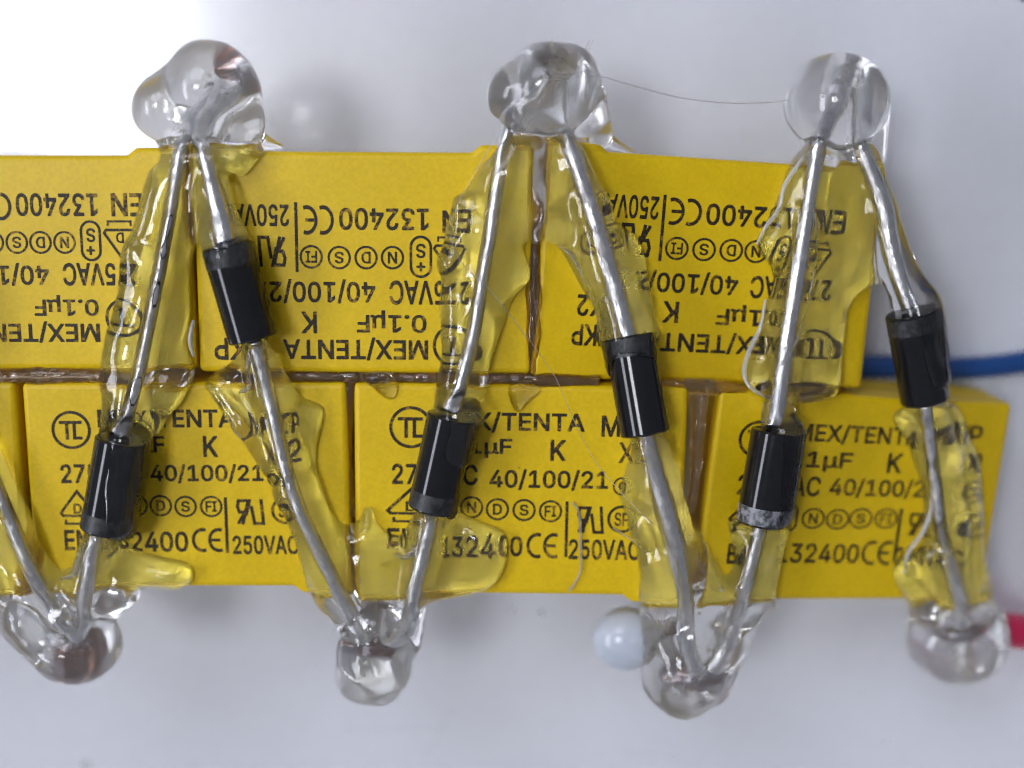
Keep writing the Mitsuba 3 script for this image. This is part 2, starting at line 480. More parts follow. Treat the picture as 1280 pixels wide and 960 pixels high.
PRINT = {
    'L1': lambda c: tc(c, 89, 537.5, 24.5) + t(c, 'MEX/TENTA', 122, 293, 524) + t(c, 'MKP', 311, 372, 529) + t(c, '0.1μF', 130, 206, 558) + t(c, 'K', 254, 272, 558) + t(c, 'X2', 340, 367, 562)
    + t(c, '275VAC', 76, 178, 592, 25) + t(c, '40/100/21', 188, 329, 592, 25) + circ(c, 'C', 346, 597, 12) + vde(c, 97, 634, 46, 46) + pill(c, 141, 632, 12, 20) + circ(c, 'N', 171, 632, 14) + circ(c, 'D', 201, 632, 14) + circ(c, 'S', 232, 633, 14) + circ(c, 'FI', 264, 633, 14)
    + bar(c, 283, 620, 693) + ru(c, 313, 640, 36, 34) + circ(c, 'SP', 357, 638, 18) + t(c, 'EN', 81, 112, 675) + t(c, '132400', 126, 235, 677) + ce(c, 240, 278, 675, 32) + t(c, '250VAC', 291, 373, 681, 25),
    'L2': lambda c: tc(c, 513.5, 534, 27) + t(c, 'MEX/TENTA', 548, 731, 528) + t(c, 'MKP', 752, 815, 533) + t(c, '0.1μF', 556, 640, 560, 25) + t(c, 'K', 688, 707, 563) + t(c, 'X2', 774, 808, 566)
    + t(c, '275VAC', 490, 597, 593) + t(c, '40/100/21', 612, 760, 600) + circ(c, 'C', 778, 608, 12) + vde(c, 514, 631, 64, 46) + pill(c, 560, 632, 12, 20) + circ(c, 'N', 589.5, 634, 14.5) + circ(c, 'D', 621.7, 636.5, 14.5) + circ(c, 'S', 655, 637.5, 14.5) + circ(c, 'FI', 688, 639, 14.5)
    + bar(c, 708, 625, 698) + ru(c, 738, 650, 34, 36) + circ(c, 'SP', 777, 649, 18) + t(c, 'EN', 484, 522, 673) + t(c, '132400', 548, 653, 682) + ce(c, 658, 697, 682, 34) + t(c, '250VAC', 711, 800, 687),
    'L3': lambda c: tc(c, 949, 549, 24.5) + t(c, 'MEX/TENTA', 999, 1149, 544) + t(c, 'MKP', 1166, 1227, 543) + t(c, '0.1μF', 978, 1064, 577) + t(c, 'K', 1110, 1127, 579) + t(c, 'X2', 1199, 1227, 578)
    + t(c, '275VAC', 925, 1024, 607) + t(c, '40/100/21', 1041, 1170, 611) + circ(c, 'CQC', 1208, 613, 19, 15, 0.7) + vde(c, 935, 642, 46, 44) + pill(c, 984, 647, 13, 20) + circ(c, 'N', 1016.6, 648, 14) + circ(c, 'D', 1047, 649, 14) + circ(c, 'S', 1076, 648, 14) + circ(c, 'FI', 1107.5, 648, 14)
    + bar(c, 1122, 632, 706) + ru(c, 1152, 656, 32, 33) + circ(c, 'SP', 1207, 655, 17) + t(c, 'EN', 910, 940, 692) + t(c, '132400', 974, 1072, 691.5) + ce(c, 1078, 1113, 691, 34) + t(c, '250VAC', 1121, 1192, 696),
    'T2': lambda c: t(c, '132400', 424, 536, 274) + t(c, 'EN', 553, 592, 277) + ce(c, 379, 417, 275, 36) + bar(c, 370.5, 254, 339) + t(c, '250VAC', 275, 361, 269) + circ(c, 'FI', 389, 321, 14.5) + circ(c, 'S', 424, 322, 14.5) + circ(c, 'D', 457.5, 322, 14.5) + circ(c, 'N', 490.5, 322, 14.5)
    + pill(c, 526, 321, 14, 26) + vde(c, 562, 318, 42, 44) + ru(c, 340, 314, 36, 38) + circ(c, 'SP', 300, 315, 17) + t(c, '40/100/21', 318, 469, 364, 30) + t(c, '275VAC', 487, 590, 366, 30) + t(c, '0.1μF', 446, 533, 402, 28) + t(c, 'K', 377, 396, 403) + t(c, 'X2', 290, 325, 400)
    + t(c, 'MEX/TENTA', 354, 535, 436, 29) + t(c, 'MKP', 268, 335, 436, 28) + tc(c, 567, 432, 26),
    'T1': lambda c: t(c, 'EN', 139, 178, 256, 28) + t(c, '132400', 20, 122, 256, 28) + ce(c, -24, 14, 258, 34) + circ(c, 'S', 21, 303, 14) + circ(c, 'D', 50.6, 303, 14) + circ(c, 'N', 80.6, 303, 14) + pill(c, 113.5, 301, 13, 25) + vde(c, 150, 299, 42, 46) + circ(c, 'FI', -9, 303, 14)
    + t(c, '275VAC', 79, 176, 343, 28) + t(c, '40/100/21', -89, 61, 343, 28) + t(c, '0.1μF', 43, 123, 382, 26) + t(c, 'MEX/TENTA', -55, 125, 415, 27) + tc(c, 156, 397, 24),
    'T3': lambda c: t(c, '132400', 884, 996, 271) + t(c, 'EN', 1012, 1052, 276) + ce(c, 837, 877, 265, 34) + bar(c, 828, 244, 326) + t(c, '250VAC', 744, 823, 258, 29) + circ(c, 'FI', 846, 310.5, 14.5) + circ(c, 'S', 880, 312, 14.5) + circ(c, 'D', 914, 313, 14.5) + circ(c, 'N', 945, 314.5, 14.5)
    + pill(c, 980, 321, 14, 26) + vde(c, 1016, 322, 42, 44) + ru(c, 795, 300, 38, 41) + circ(c, 'SP', 752, 300, 17) + t(c, '40/100/21', 775, 922, 353, 29) + t(c, '275VAC', 939, 1035, 361, 29) + t(c, '0.1μF', 896, 985, 395, 27) + t(c, 'K', 829, 848, 390, 27) + t(c, 'X2', 722, 756, 382)
    + t(c, 'MEX/TENTA', 805, 985, 429, 28) + t(c, 'MKP', 715, 768, 419) + tc(c, 1014, 436, 26)}
for c, fn in PRINT.items():
    add(CAP_NAMES[c] + '__print', trimesh.util.concatenate(fn(c)), 'ink_mat')

# ------------------------------------------------------------------ diodes and their leads: (top end of the body, bottom end of the body, lead paths), pixel x, y and mm over the labels
RD, RL = 1.30, 0.36
DIODES = [
    ('D3', (565, 519, 1.55), (540, 637, 1.5), 'bottom', [(566, 516, 1.5), (590, 420, 1.25), (612, 290, 1.1), (634, 170, 0.6), (648, 140, -0.8), (680, 100, -1.9)], [(540, 637, 1.5), (536, 660, 1.3), (520, 730, 0.9), (508, 775, 0.2), (480, 800, -0.6)],
     'black diode over the left end of the middle lower capacitor, its upper half under glue'),
    ('D4', (785, 420, 1.6), (807, 543, 1.6), 'top', [(785, 421, 1.6), (765, 350, 1.3), (738, 260, 1.1), (705, 170, 0.5), (700, 140, -0.8), (702, 100, -1.9)], [(808, 543, 1.6), (822, 600, 1.3), (845, 690, 1.0), (858, 770, 0.2), (866, 835, -0.8)],
     'black diode lying across the seam between the rows, right of the middle'),
    ('D2', (151, 548, 1.55), (131, 663, 1.5), 'bottom', [(152, 546, 1.55), (175, 455, 1.3), (200, 330, 1.15), (222, 215, 0.9), (236, 165, 0.2), (268, 115, -1.8)], [(124, 664, 1.5), (116, 690, 1.3), (108, 735, 0.9), (103, 775, 0.0), (96, 800, -0.6)],
     'black diode nearest the lower left corner, a bright streak down its side'),
    ('D1', (283, 306, 1.6), (317, 424, 1.5), 'top', [(283, 306, 1.6), (270, 250, 1.2), (255, 190, 0.9), (250, 158, 0.0), (278, 105, -1.8)], [(318, 426, 1.5), (335, 490, 1.3), (365, 610, 1.1), (400, 690, 0.9), (437, 762, 0.3), (460, 798, -0.6)],
     'black diode with a mottled upper end, on the left end of the middle upper capacitor'),
    ('D5', (970, 538, 1.55), (950, 655, 1.5), 'bottom', [(968, 536, 1.5), (980, 450, 1.25), (1000, 320, 1.1), (1020, 195, 0.8), (1030, 160, -0.1), (1052, 110, -1.9)], [(951, 657, 1.5), (942, 690, 1.3), (930, 735, 0.9), (905, 785, 0.0), (875, 830, -0.8)],
     'black diode with a grey lower end, on the left end of the lower right capacitor'),
    ('D6', (1137, 390, 1.9), (1156, 501, 1.8), 'top', [(1140, 385, 1.9), (1118, 325, 1.5), (1100, 250, 1.1), (1075, 185, 0.7), (1066, 155, -0.2), (1062, 110, -1.9)], [(1156, 505, 1.8), (1165, 570, 1.3), (1175, 650, 1.1), (1190, 720, 0.7), (1198, 775, -0.4)],
     'rightmost black diode, beyond the corner of the upper row, in front of the blue wire')]


def diode(i, code, top, bot, band, l0, l1, label):
    key = num('diode', i)
    a, b = P(*top), P(*bot)
    if band == 'top':
        a, b = b, a                                      # b is the banded end
    L = np.linalg.norm(b - a)
    ch = 0.10
    add(key + '__body', lathe([(0, 0.0), (0, RD - ch * 1.6), (ch * 0.35, RD - ch * 0.5), (ch, RD), (L - ch, RD), (L - ch * 0.35, RD - ch * 0.5), (L, RD - ch * 1.6), (L, 0.0)], a, b - a, 56), 'diode_mat', smooth=35)
    rb = RD + 0.012
    white = code == 'D5'
    add(key + '__cathode_band', lathe([(L - 1.05, RD - 0.05), (L - 1.05, rb), (L - 0.14, rb), (L - 0.14, RD - 0.05)], a, b - a, 56), 'pale_band_mat' if white else 'band_mat', smooth=35)
    labels[key + '__cathode_band'] = {'label': 'pale grey cathode band' if white else 'dark grey cathode band'}
    for k, path in enumerate((l0, l1)):
        s = spline([P(*q) for q in path])
        add(key + '__' + num('lead', k), tube(s, RL, 16, 0.055, i * 2 + k), 'wire_mat', smooth=True)
    tag(key, label, 'diode')


for i, d in enumerate(DIODES):
    diode(i, *d)
# the lead of a diode beyond the left picture edge
s = spline([P(*q) for q in [(-70, 470, 1.3), (-25, 560, 1.2), (12, 650, 1.1), (45, 725, 0.8), (80, 775, 0.0), (97, 805, -0.6)]])
add('diode_006__lead', tube(s, RL, 16, 0.03, 31), 'wire_mat', smooth=True)
b0, b1 = P(-75, 460, 1.4), P(-105, 345, 1.4)
add('diode_006__body', lathe([(0, 0.0), (0, RD - .1), (0.1, RD), (5.2, RD), (5.3, RD - .1), (5.3, 0.0)], b0, b1 - b0, 40), 'diode_mat', smooth=35)
tag('diode_006', 'diode mostly outside the picture, its lead slanting in at the lower left edge', 'diode')

# ------------------------------------------------------------------ pins of the capacitors and the solder joints in the glue
JOINT = {'J1': (285, 100, -1.8), 'J2': (697, 88, -1.8), 'J3': (1062, 98, -1.9), 'K1': (97, 808, -1.4), 'K2': (466, 806, -1.4), 'K3': (866, 832, -1.6), 'K4': (1196, 782, -1.5)}
PINS = [('T1', 'J1', 205, 190, (0, 0)), ('T2', 'J1', 280, 186, (22, -14)), ('T2', 'J2', 634, 188, (-6, 0)), ('T3', 'J2', 712, 186, (6, -22)), ('T3', 'J3', 1066, 205, (2, -22)),
        ('L0', 'K1', 20, 742, (0, 0)), ('L1', 'K1', 72, 742, (4, 30)), ('L1', 'K2', 402, 745, (-4, 10)), ('L2', 'K2', 480, 748, (8, 40)), ('L2', 'K3', 822, 752, (-4, 30)), ('L3', 'K3', 915, 752, (-10, 40)), ('L3', 'K4', 1205, 752, (2, 40))]
count = {}
for code, j, x, y, off in PINS:
    jx, jy, jz = JOINT[j]
    top = 1 if CAPS[code][4] else -1
    path = [P(x, y + top * 20, -3.0), P(x, y, -3.0), P(x + 0.3 * (jx - x), y + 0.35 * (jy - y), -2.8), P(jx + off[0] * .5, jy + off[1] * .3, -2.5), P(jx + off[0], jy + off[1], -2.0)]
    key = CAP_NAMES[code] + '__' + num('pin', count.setdefault(code, 0))
    count[code] += 1
    add(key, tube(spline(path), 0.33, 12, 0.03, len(key)), 'wire_mat', smooth=True)
JL = {'J1': 'left upper', 'J2': 'middle upper', 'J3': 'right upper', 'K1': 'leftmost lower', 'K2': 'second lower', 'K3': 'third lower', 'K4': 'rightmost lower'}
for i, (j, (x, y, z)) in enumerate(JOINT.items()):
    m = trimesh.creation.icosphere(4, 1.0)
    v = np.array(m.vertices)
    v = v * (np.array([0.78, 0.62, 0.6]) * (0.75 + 0.6 * meshkit.fbm(v * 1.3 + i * 5.1, 3, i))[:, None])
    m = trimesh.Trimesh(v + P(x, y, z), m.faces, process=False)
    add(num('solder_joint', i), m, 'solder_mat', smooth=True, label=f'grey solder joint of the leads inside the {JL[j]} glue drop', cat='solder joint')


# ------------------------------------------------------------------ hot glue: signed distances joined smoothly, then one closed mesh per piece
class Glue:
    H = 0.115
    amp = 0.26

    def __init__(self, prims, k=0.35, seed=0):
        self.prims, self.k, self.seed = prims, k, seed

    def bounds(self):
        lo, hi = np.full(3, 1e9), np.full(3, -1e9)
        for p in self.prims:
            if p[0] == 'cone':
                pts = [P(*p[1]) - p[2], P(*p[1]) + p[2], P(*p[3]) - p[4], P(*p[3]) + p[4]]
            elif p[0] == 'blob':
                pts = [P(*p[1]) - np.array(p[2]), P(*p[1]) + np.array(p[2])]
            elif p[0] == 'film':
                pts = [P(x, y, z) for x, y in p[1] for z in (-0.4, p[2] * 1.3)]
            lo, hi = np.minimum(lo, np.min(pts, 0)), np.maximum(hi, np.max(pts, 0))
        return lo - 0.6, hi + 0.6

    def field(self, X, Y, Z):
        f = np.full(np.broadcast(X, Y, Z).shape, 9.0)
        for p in self.prims:
            if p[0] == 'cone':
                a, b = P(*p[1]), P(*p[3])
                ab = b - a
                t = np.clip(((X - a[0]) * ab[0] + (Y - a[1]) * ab[1] + (Z - a[2]) * ab[2]) / ab.dot(ab), 0, 1)
                d = np.sqrt((X - a[0] - t * ab[0]) ** 2 + (Y - a[1] - t * ab[1]) ** 2 + (Z - a[2] - t * ab[2]) ** 2) - (p[2] + t * (p[4] - p[2]))
            elif p[0] == 'blob':
                c, r = P(*p[1]), np.array(p[2])
                a = math.radians(p[3]) if len(p) > 3 else 0
                x, y = X - c[0], Y - c[1]
                x, y = x * math.cos(a) + y * math.sin(a), -x * math.sin(a) + y * math.cos(a)
                q = np.sqrt((x / r[0]) ** 2 + (y / r[1]) ** 2 + ((Z - c[2]) / r[2]) ** 2)
                g = np.sqrt((x / r[0] ** 2) ** 2 + (y / r[1] ** 2) ** 2 + ((Z - c[2]) / r[2] ** 2) ** 2) + 1e-6
                d = np.clip(q * (q - 1) / g, -5, 9)
            else:
                pts = np.array([P(x, y)[:2] for x, y in p[1]])
                q = spline(np.column_stack([np.vstack([pts[-1:], pts, pts[:2]]), np.zeros(len(pts) + 3)]), 0.2)[:, :2]
                q = q[np.argmin(((q - pts[0]) ** 2).sum(1)):]
                q = q[:len(q) - 1 - np.argmin(((q[::-1] - pts[0]) ** 2).sum(1))]
                pg = Polygon(q).buffer(0)
                pg = pg.buffer(-0.2).buffer(0.45).buffer(-0.25)
                x2, y2 = X[:, 0, 0], Y[0, :, 0]
                gx, gy = np.meshgrid(x2, y2, indexing='ij')
                ins = shapely.contains_xy(pg, gx, gy)
                dd = shapely.distance(shapely.points(gx, gy), pg.boundary)
                sd = np.where(ins, dd, -dd)                      # positive inside
                tk, wd = p[2] * 1.15, p[3]
                u = np.clip(1 - np.clip(sd, 0, None) / wd, 0, 1)
                wav = 0.80 + 0.48 * meshkit.fbm(np.stack([gx * 0.55, gy * 0.55, gx * 0 + self.seed], -1), 2, self.seed)
                hgt = tk * np.sqrt(np.maximum(1 - u ** 2, 0)) * wav
                sd, hgt = sd[..., None], hgt[..., None]
                zz = Z - ZF - drop(X, Y)
                d = np.maximum(np.maximum((zz - hgt) * 0.8, -zz - 0.3), -sd * 0.9)
            h = np.clip(0.5 + 0.5 * (f - d) / self.k, 0, 1)
            f = f * (1 - h) + d * h - self.k * h * (1 - h)
        return f

    def contact(self):
        """The part of the label faces that the glue wets, as a flat mesh just over them."""
        lo, hi = self.bounds()
        g = 0.1
        nx, ny = np.ceil((hi[:2] - lo[:2]) / g).astype(int) + 1
        X, Y = (lo[0] + np.arange(nx) * g)[:, None, None], (lo[1] + np.arange(ny) * g)[None, :, None]
        zf = ZF + drop(X, Y)
        pts = np.stack(np.broadcast_arrays(X, Y, zf), -1)
        f = self.field(X, Y, zf + 0.06)
        f = f + self.amp * (meshkit.noise(pts * 0.6, self.seed) - 0.5) + 0.03
        # only where a label face is: the capacitors' outlines, a little inside their rounded edges
        own = shapely.union_all([shapely.affinity.affine_transform(c['outline'].buffer(-0.28), [c['M'][0, 0], c['M'][0, 1], c['M'][1, 0], c['M'][1, 1], c['M'][0, 3], c['M'][1, 3]]) for c in CAPINFO.values()])
        gx, gy = np.broadcast_arrays(X[:, :, 0], Y[:, :, 0])
        sd = shapely.distance(shapely.points(gx, gy), own.boundary) * np.where(shapely.contains_xy(own, gx, gy), 1, -1)
        f = np.maximum(f[..., 0], -sd)
        v = np.stack([gx, gy, zf[..., 0] + 0.012], -1).reshape(-1, 3)
        fv = f.ravel()
        i = (np.arange(nx - 1)[:, None] * ny + np.arange(ny - 1)[None]).ravel()
        tri = np.vstack([np.stack([i, i + ny, i + ny + 1], 1), np.stack([i, i + ny + 1, i + 1], 1)])
        out = []
        k = (fv[tri] < 0).sum(1)
        out.append(v[tri[k == 3]])
        for want in (1, 2):
            t = tri[k == want]
            odd = np.argmax((fv[t] < 0) == (want == 1), 1)
            a, b, c = (t[np.arange(len(t)), (odd + j) % 3] for j in range(3))
            ab = v[a] + (v[b] - v[a]) * (fv[a] / (fv[a] - fv[b]))[:, None]
            ac = v[a] + (v[c] - v[a]) * (fv[a] / (fv[a] - fv[c]))[:, None]
            out += [np.stack([v[a], ab, ac], 1)] if want == 1 else [np.stack([ab, v[b], v[c]], 1), np.stack([ab, v[c], ac], 1)]
        t = np.concatenate(out)
        return trimesh.Trimesh(t.reshape(-1, 3), np.arange(len(t) * 3).reshape(-1, 3), process=False)

    def mesh(self, others=()):
        lo, hi = self.bounds()
        n = np.ceil((hi - lo) / self.H).astype(int) + 1
        X = (lo[0] + np.arange(n[0]) * self.H)[:, None, None]
        Y = (lo[1] + np.arange(n[1]) * self.H)[None, :, None]
        Z = (lo[2] + np.arange(n[2]) * self.H)[None, None, :]
        f = self.field(X, Y, Z)
        pts = np.stack(np.broadcast_arrays(X, Y, Z), -1)
        f = f + self.amp * (meshkit.noise(pts * 0.6, self.seed) - 0.5)
        for o in others:
            f = np.maximum(f, 0.03 - o.field(X, Y, Z))
        f[[0, -1]] = 1
        f[:, [0, -1]] = 1
        f[:, :, [0, -1]] = 1
        m = surface_nets(f, lo, self.H)
        trimesh.smoothing.filter_taubin(m, iterations=24)
        if m.volume < 0:
            m.invert()
        return m


def along(path, r, step=1):
    """Cones along a path of (x, y, dz) with the radii r."""
    r = [x * 1.3 if x < 0.8 else x for x in r]
    return [('cone', path[i], r[i], path[i + 1], r[i + 1]) for i in range(len(path) - 1)]


G = {}
G['J1'] = Glue([
    ('blob', (266, 112, -0.3), (2.45, 2.45, 2.9)), ('blob', (212, 137, -0.3), (1.9, 1.7, 2.1), 20), ('cone', (212, 130, -0.3), 1.6, (262, 100, -0.3), 2.0), ('blob', (296, 150, -0.3), (1.35, 1.7, 1.9)), ('blob', (245, 150, 0.4), (1.9, 1.0, 1.7)),
    ('cone', (225, 165, 0.0), 1.05, (222, 215, 0.8), 0.7), ('cone', (250, 165, 0.0), 1.0, (268, 240, 0.9), 0.75), ('cone', (300, 170, -1.2), 0.9, (352, 183, -2.2), 0.12),
    ('film', [(205, 178), (322, 182), (318, 205), (302, 221), (286, 216), (283, 250), (292, 292), (318, 305), (300, 330), (272, 335), (258, 318), (247, 300), (240, 330), (240, 380), (236, 430), (243, 462), (230, 500), (212, 522), (196, 545), (150, 548), (140, 510), (129, 470), (136, 430), (155, 380), (163, 330), (170, 290), (190, 230), (204, 195)], 1.15, 1.1)]
    + along([(211, 225, 0.5), (190, 330, 0.6), (166, 450, 0.6), (152, 540, 0.95)], [0.95, 1.12, 1.2, 1.15])
    + along([(198, 225, 0.7), (172, 310, 0.9), (150, 420, 0.8), (142, 480, 0.8), (149, 540, 1.0)], [0.42, 0.46, 0.5, 0.48, 0.4])
    + along([(268, 240, 1.1), (280, 295, 1.5), (288, 318, 1.75)], [0.6, 1.15, 1.36]) + [('cone', (159, 554, 1.72), 1.24, (148, 648, 1.64), 1.2)], 0.45, 3)
G['J2'] = Glue([
    ('blob', (685, 110, -0.2), (2.55, 2.35, 2.9)), ('blob', (642, 116, -0.2), (1.4, 1.6, 2.1), -30), ('blob', (708, 84, -0.8), (1.3, 1.2, 1.8)), ('blob', (670, 142, 0.5), (1.7, 0.9, 1.7)), ('cone', (714, 95, -0.6), 1.5, (741, 166, -0.9), 1.05), ('cone', (750, 172, -1.8), 0.5, (790, 190, -2.3), 0.12),
    ('cone', (650, 155, -0.1), 0.9, (634, 195, 0.6), 0.62), ('cone', (695, 155, -0.1), 0.9, (712, 195, 0.7), 0.62),
    ('film', [(638, 166), (700, 162), (722, 190), (742, 255), (775, 280), (800, 300), (810, 340), (818, 390), (820, 430), (752, 430), (745, 395), (722, 355), (705, 322), (690, 306), (655, 306), (664, 345), (640, 375), (628, 410), (613, 455), (598, 505), (548, 515), (557, 470), (558, 430), (549, 380), (553, 320), (563, 270), (586, 230), (616, 193)], 1.15, 1.1)]
    + along([(622, 220, 0.5), (606, 290, 0.5), (584, 420, 0.6), (569, 512, 0.95)], [0.9, 1.05, 1.15, 1.12]) + [('cone', (573, 522, 1.72), 1.28, (565, 562, 1.6), 1.2)]
    + along([(578, 255, 0.8), (566, 330, 0.9), (570, 420, 0.9), (560, 500, 1.0)], [0.42, 0.5, 0.45, 0.38])
    + along([(712, 200, 0.8), (738, 260, 1.1), (762, 345, 1.35), (783, 415, 1.6), (790, 452, 1.68)], [0.85, 1.05, 1.22, 1.36, 1.40])
    + along([(790, 320, 0.4), (800, 380, 0.6)], [0.5, 0.55]), 0.42, 11)
G['J3'] = Glue([
    ('blob', (1046, 128, -0.3), (2.85, 2.6, 3.0)), ('cone', (1085, 140, -1.4), 1.2, (1090, 192, -1.6), 0.85), ('cone', (1030, 175, 0.2), 0.95, (1020, 210, 0.6), 0.72), ('cone', (1062, 172, 0.2), 0.95, (1080, 215, 0.7), 0.75),
    ('film', [(1012, 184), (1078, 182), (1096, 240), (1100, 300), (1102, 345), (1085, 357), (1063, 380), (1055, 420), (1046, 490), (1000, 505), (962, 505), (944, 488), (930, 474), (936, 440), (954, 392), (966, 342), (946, 306), (956, 280), (975, 240), (986, 210)], 1.05, 1.0)]
    + along([(1020, 200, 0.8), (1000, 320, 1.1), (980, 450, 1.25), (972, 520, 1.4)], [0.80, 0.80, 0.80, 0.85]) + [('cone', (979, 545, 1.74), 1.24, (967, 636, 1.62), 1.2)]
    + along([(1080, 200, 0.8), (1100, 260, 1.15), (1120, 330, 1.5), (1146, 382, 1.8), (1160, 430, 1.7), (1168, 490, 1.5)], [0.85, 0.85, 0.95, 1.22, 0.95, 0.85]) + [('cone', (1153, 402, 2.12), 1.24, (1160, 470, 2.0), 1.2)]
    + [('cone', (1085, 300, 0.2), 0.7, (1098, 345, 0.6), 0.45)], 0.4, 23)
G['K1'] = Glue([
    ('blob', (95, 806, -0.2), (2.45, 2.15, 2.6)), ('blob', (46, 772, 0.0), (1.9, 2.4, 2.1), 25), ('blob', (72, 790, 0.0), (2.2, 1.9, 2.1)), ('blob', (85, 765, 0.2), (1.6, 1.5, 1.5)), ('cone', (100, 752, 0.1), 1.1, (108, 712, 0.9), 0.7), ('cone', (120, 760, -1.0), 1.3, (165, 742, -1.0), 0.45),
    ('film', [(58, 712), (95, 704), (108, 672), (150, 672), (182, 690), (232, 702), (241, 718), (226, 735), (178, 734), (150, 760), (90, 775), (30, 775), (-6, 740), (-30, 620), (-20, 560), (6, 590), (34, 660)], 1.05, 1.0)]
    + along([(-27, 560, 0.8), (10, 650, 0.7), (43, 725, 0.5), (70, 765, 0.2)], [0.95, 1.05, 1.1, 1.1]) + along([(124, 672, 1.1), (117, 692, 1.0), (108, 735, 0.7)], [0.9, 0.88, 0.9]) + [('blob', (229, 718, 0.1), (0.5, 0.5, 0.35))], 0.45, 31)
G['K2'] = Glue([
    ('blob', (468, 818, -0.3), (2.15, 2.35, 2.5)), ('blob', (465, 842, -0.4), (2.15, 1.75, 2.2)), ('blob', (470, 780, 0.2), (2.2, 1.3, 1.5)), ('cone', (500, 800, -1.4), 1.2, (520, 750, -1.6), 0.7), ('cone', (432, 765, 0.2), 0.9, (405, 715, 0.8), 0.75), ('cone', (508, 775, 0.1), 0.75, (520, 730, 0.8), 0.62),
    ('film', [(258, 480), (312, 436), (345, 440), (352, 478), (380, 498), (404, 512), (398, 560), (396, 600), (404, 636), (430, 656), (448, 650), (462, 632), (474, 655), (500, 668), (520, 640), (564, 636), (600, 650), (630, 664), (634, 698), (620, 728), (590, 742), (540, 752), (500, 775), (440, 775), (408, 768), (390, 745), (376, 705), (366, 650), (356, 602), (336, 570), (305, 524), (278, 494)], 0.8, 0.9)]
    + along([(321, 440, 1.2), (338, 490, 0.8), (370, 610, 0.6), (404, 690, 0.5), (437, 762, 0.2)], [0.85, 1.05, 1.15, 1.1, 1.0]) + along([(537, 650, 1.1), (531, 690, 0.9), (519, 735, 0.7)], [0.85, 0.85, 0.85])
    + along([(275, 488, 0.6), (306, 530, 0.8), (340, 585, 0.8)], [0.42, 0.46, 0.4]), 0.42, 43)
G['K3'] = Glue([
    ('blob', (856, 832, -0.3), (2.3, 3.0, 2.6), -6), ('blob', (874, 796, 0.0), (2.7, 2.4, 2.2)), ('blob', (884, 764, 0.1), (3.2, 1.7, 1.6)), ('cone', (828, 740, 0.4), 1.25, (838, 850, -0.4), 1.5), ('cone', (942, 738, 0.2), 0.95, (884, 850, -0.5), 1.4), ('cone', (905, 800, -0.9), 1.4, (950, 745, -0.8), 0.55), ('cone', (835, 760, 0.2), 1.25, (820, 700, 0.9), 1.0), ('cone', (905, 778, 0.1), 0.75, (935, 725, 0.8), 0.62),
    ('film', [(798, 552), (836, 548), (846, 600), (868, 655), (890, 690), (908, 722), (916, 700), (912, 648), (982, 654), (978, 690), (968, 735), (966, 758), (900, 780), (822, 775), (806, 750), (815, 722), (800, 682), (778, 632), (776, 598)], 1.15, 1.0)]
    + along([(809, 552, 1.45), (822, 600, 1.3), (845, 690, 1.1), (858, 760, 0.3)], [1.0, 1.25, 1.25, 1.2]) + along([(812, 600, 0.8), (806, 650, 0.9), (830, 720, 0.8)], [0.6, 0.85, 0.9])
    + along([(951, 662, 1.1), (943, 690, 1.0), (931, 735, 0.7)], [0.95, 0.9, 0.9]) + along([(965, 670, 0.7), (952, 735, 0.4)], [0.5, 0.55]), 0.45, 53)
G['K4'] = Glue([
    ('blob', (1196, 798, -0.5), (3.05, 2.75, 2.6)), ('blob', (1196, 764, 0.3), (2.1, 1.7, 1.5)), ('cone', (1190, 770, -0.2), 1.9, (1184, 700, 0.7), 1.1), ('cone', (1222, 770, -0.4), 1.1, (1218, 720, 0.2), 0.8),
    ('film', [(1118, 515), (1190, 505), (1214, 550), (1226, 600), (1229, 690), (1236, 735), (1250, 775), (1150, 778), (1134, 752), (1114, 722), (1120, 700), (1150, 682), (1164, 645), (1152, 606), (1136, 560)], 0.95, 0.9)]
    + along([(1162, 512, 1.2), (1174, 570, 0.8), (1184, 650, 0.6), (1194, 720, 0.3)], [1.0, 1.1, 1.2, 1.3]) + along([(1185, 540, 0.7), (1205, 640, 0.6), (1212, 720, 0.5)], [0.55, 0.6, 0.7]), 0.45, 61)
G['J3'].amp = 0.10
GL = {
    'J1': 'two-lobed clear glue drop on the left upper joint, against the overexposed background',
    'J2': 'clear glue drop on the middle upper joint, fine hairs standing on its top',
    'J3': 'round clear glue drop on the right upper joint, at the corner of the upper row',
    'K1': 'clear glue drop on the leftmost lower joint, at the lower left picture edge',
    'K2': 'narrow clear glue drop hanging from the second lower joint, left of the middle',
    'K3': 'long clear glue drop hanging lowest from the third lower joint, milky glue above it',
    'K4': 'clear pinkish glue drop on the rightmost lower joint where the red wire enters'}
done = []
for i, (j, g) in enumerate(G.items()):
    near = [o for o in done if (o.bounds()[0] < g.bounds()[1]).all() and (g.bounds()[0] < o.bounds()[1]).all()]
    add(num('glue_drop', i), g.mesh(near), 'glue_mat', smooth=True, label=GL[j], cat='glue drop')
    scene[num('glue_drop', i)]['interior'] = {'type': 'ref', 'id': 'glue_haze'}
    add(num('glue_drop', i) + '__contact_face', g.contact(), 'wet_mat')
    done.append(g)

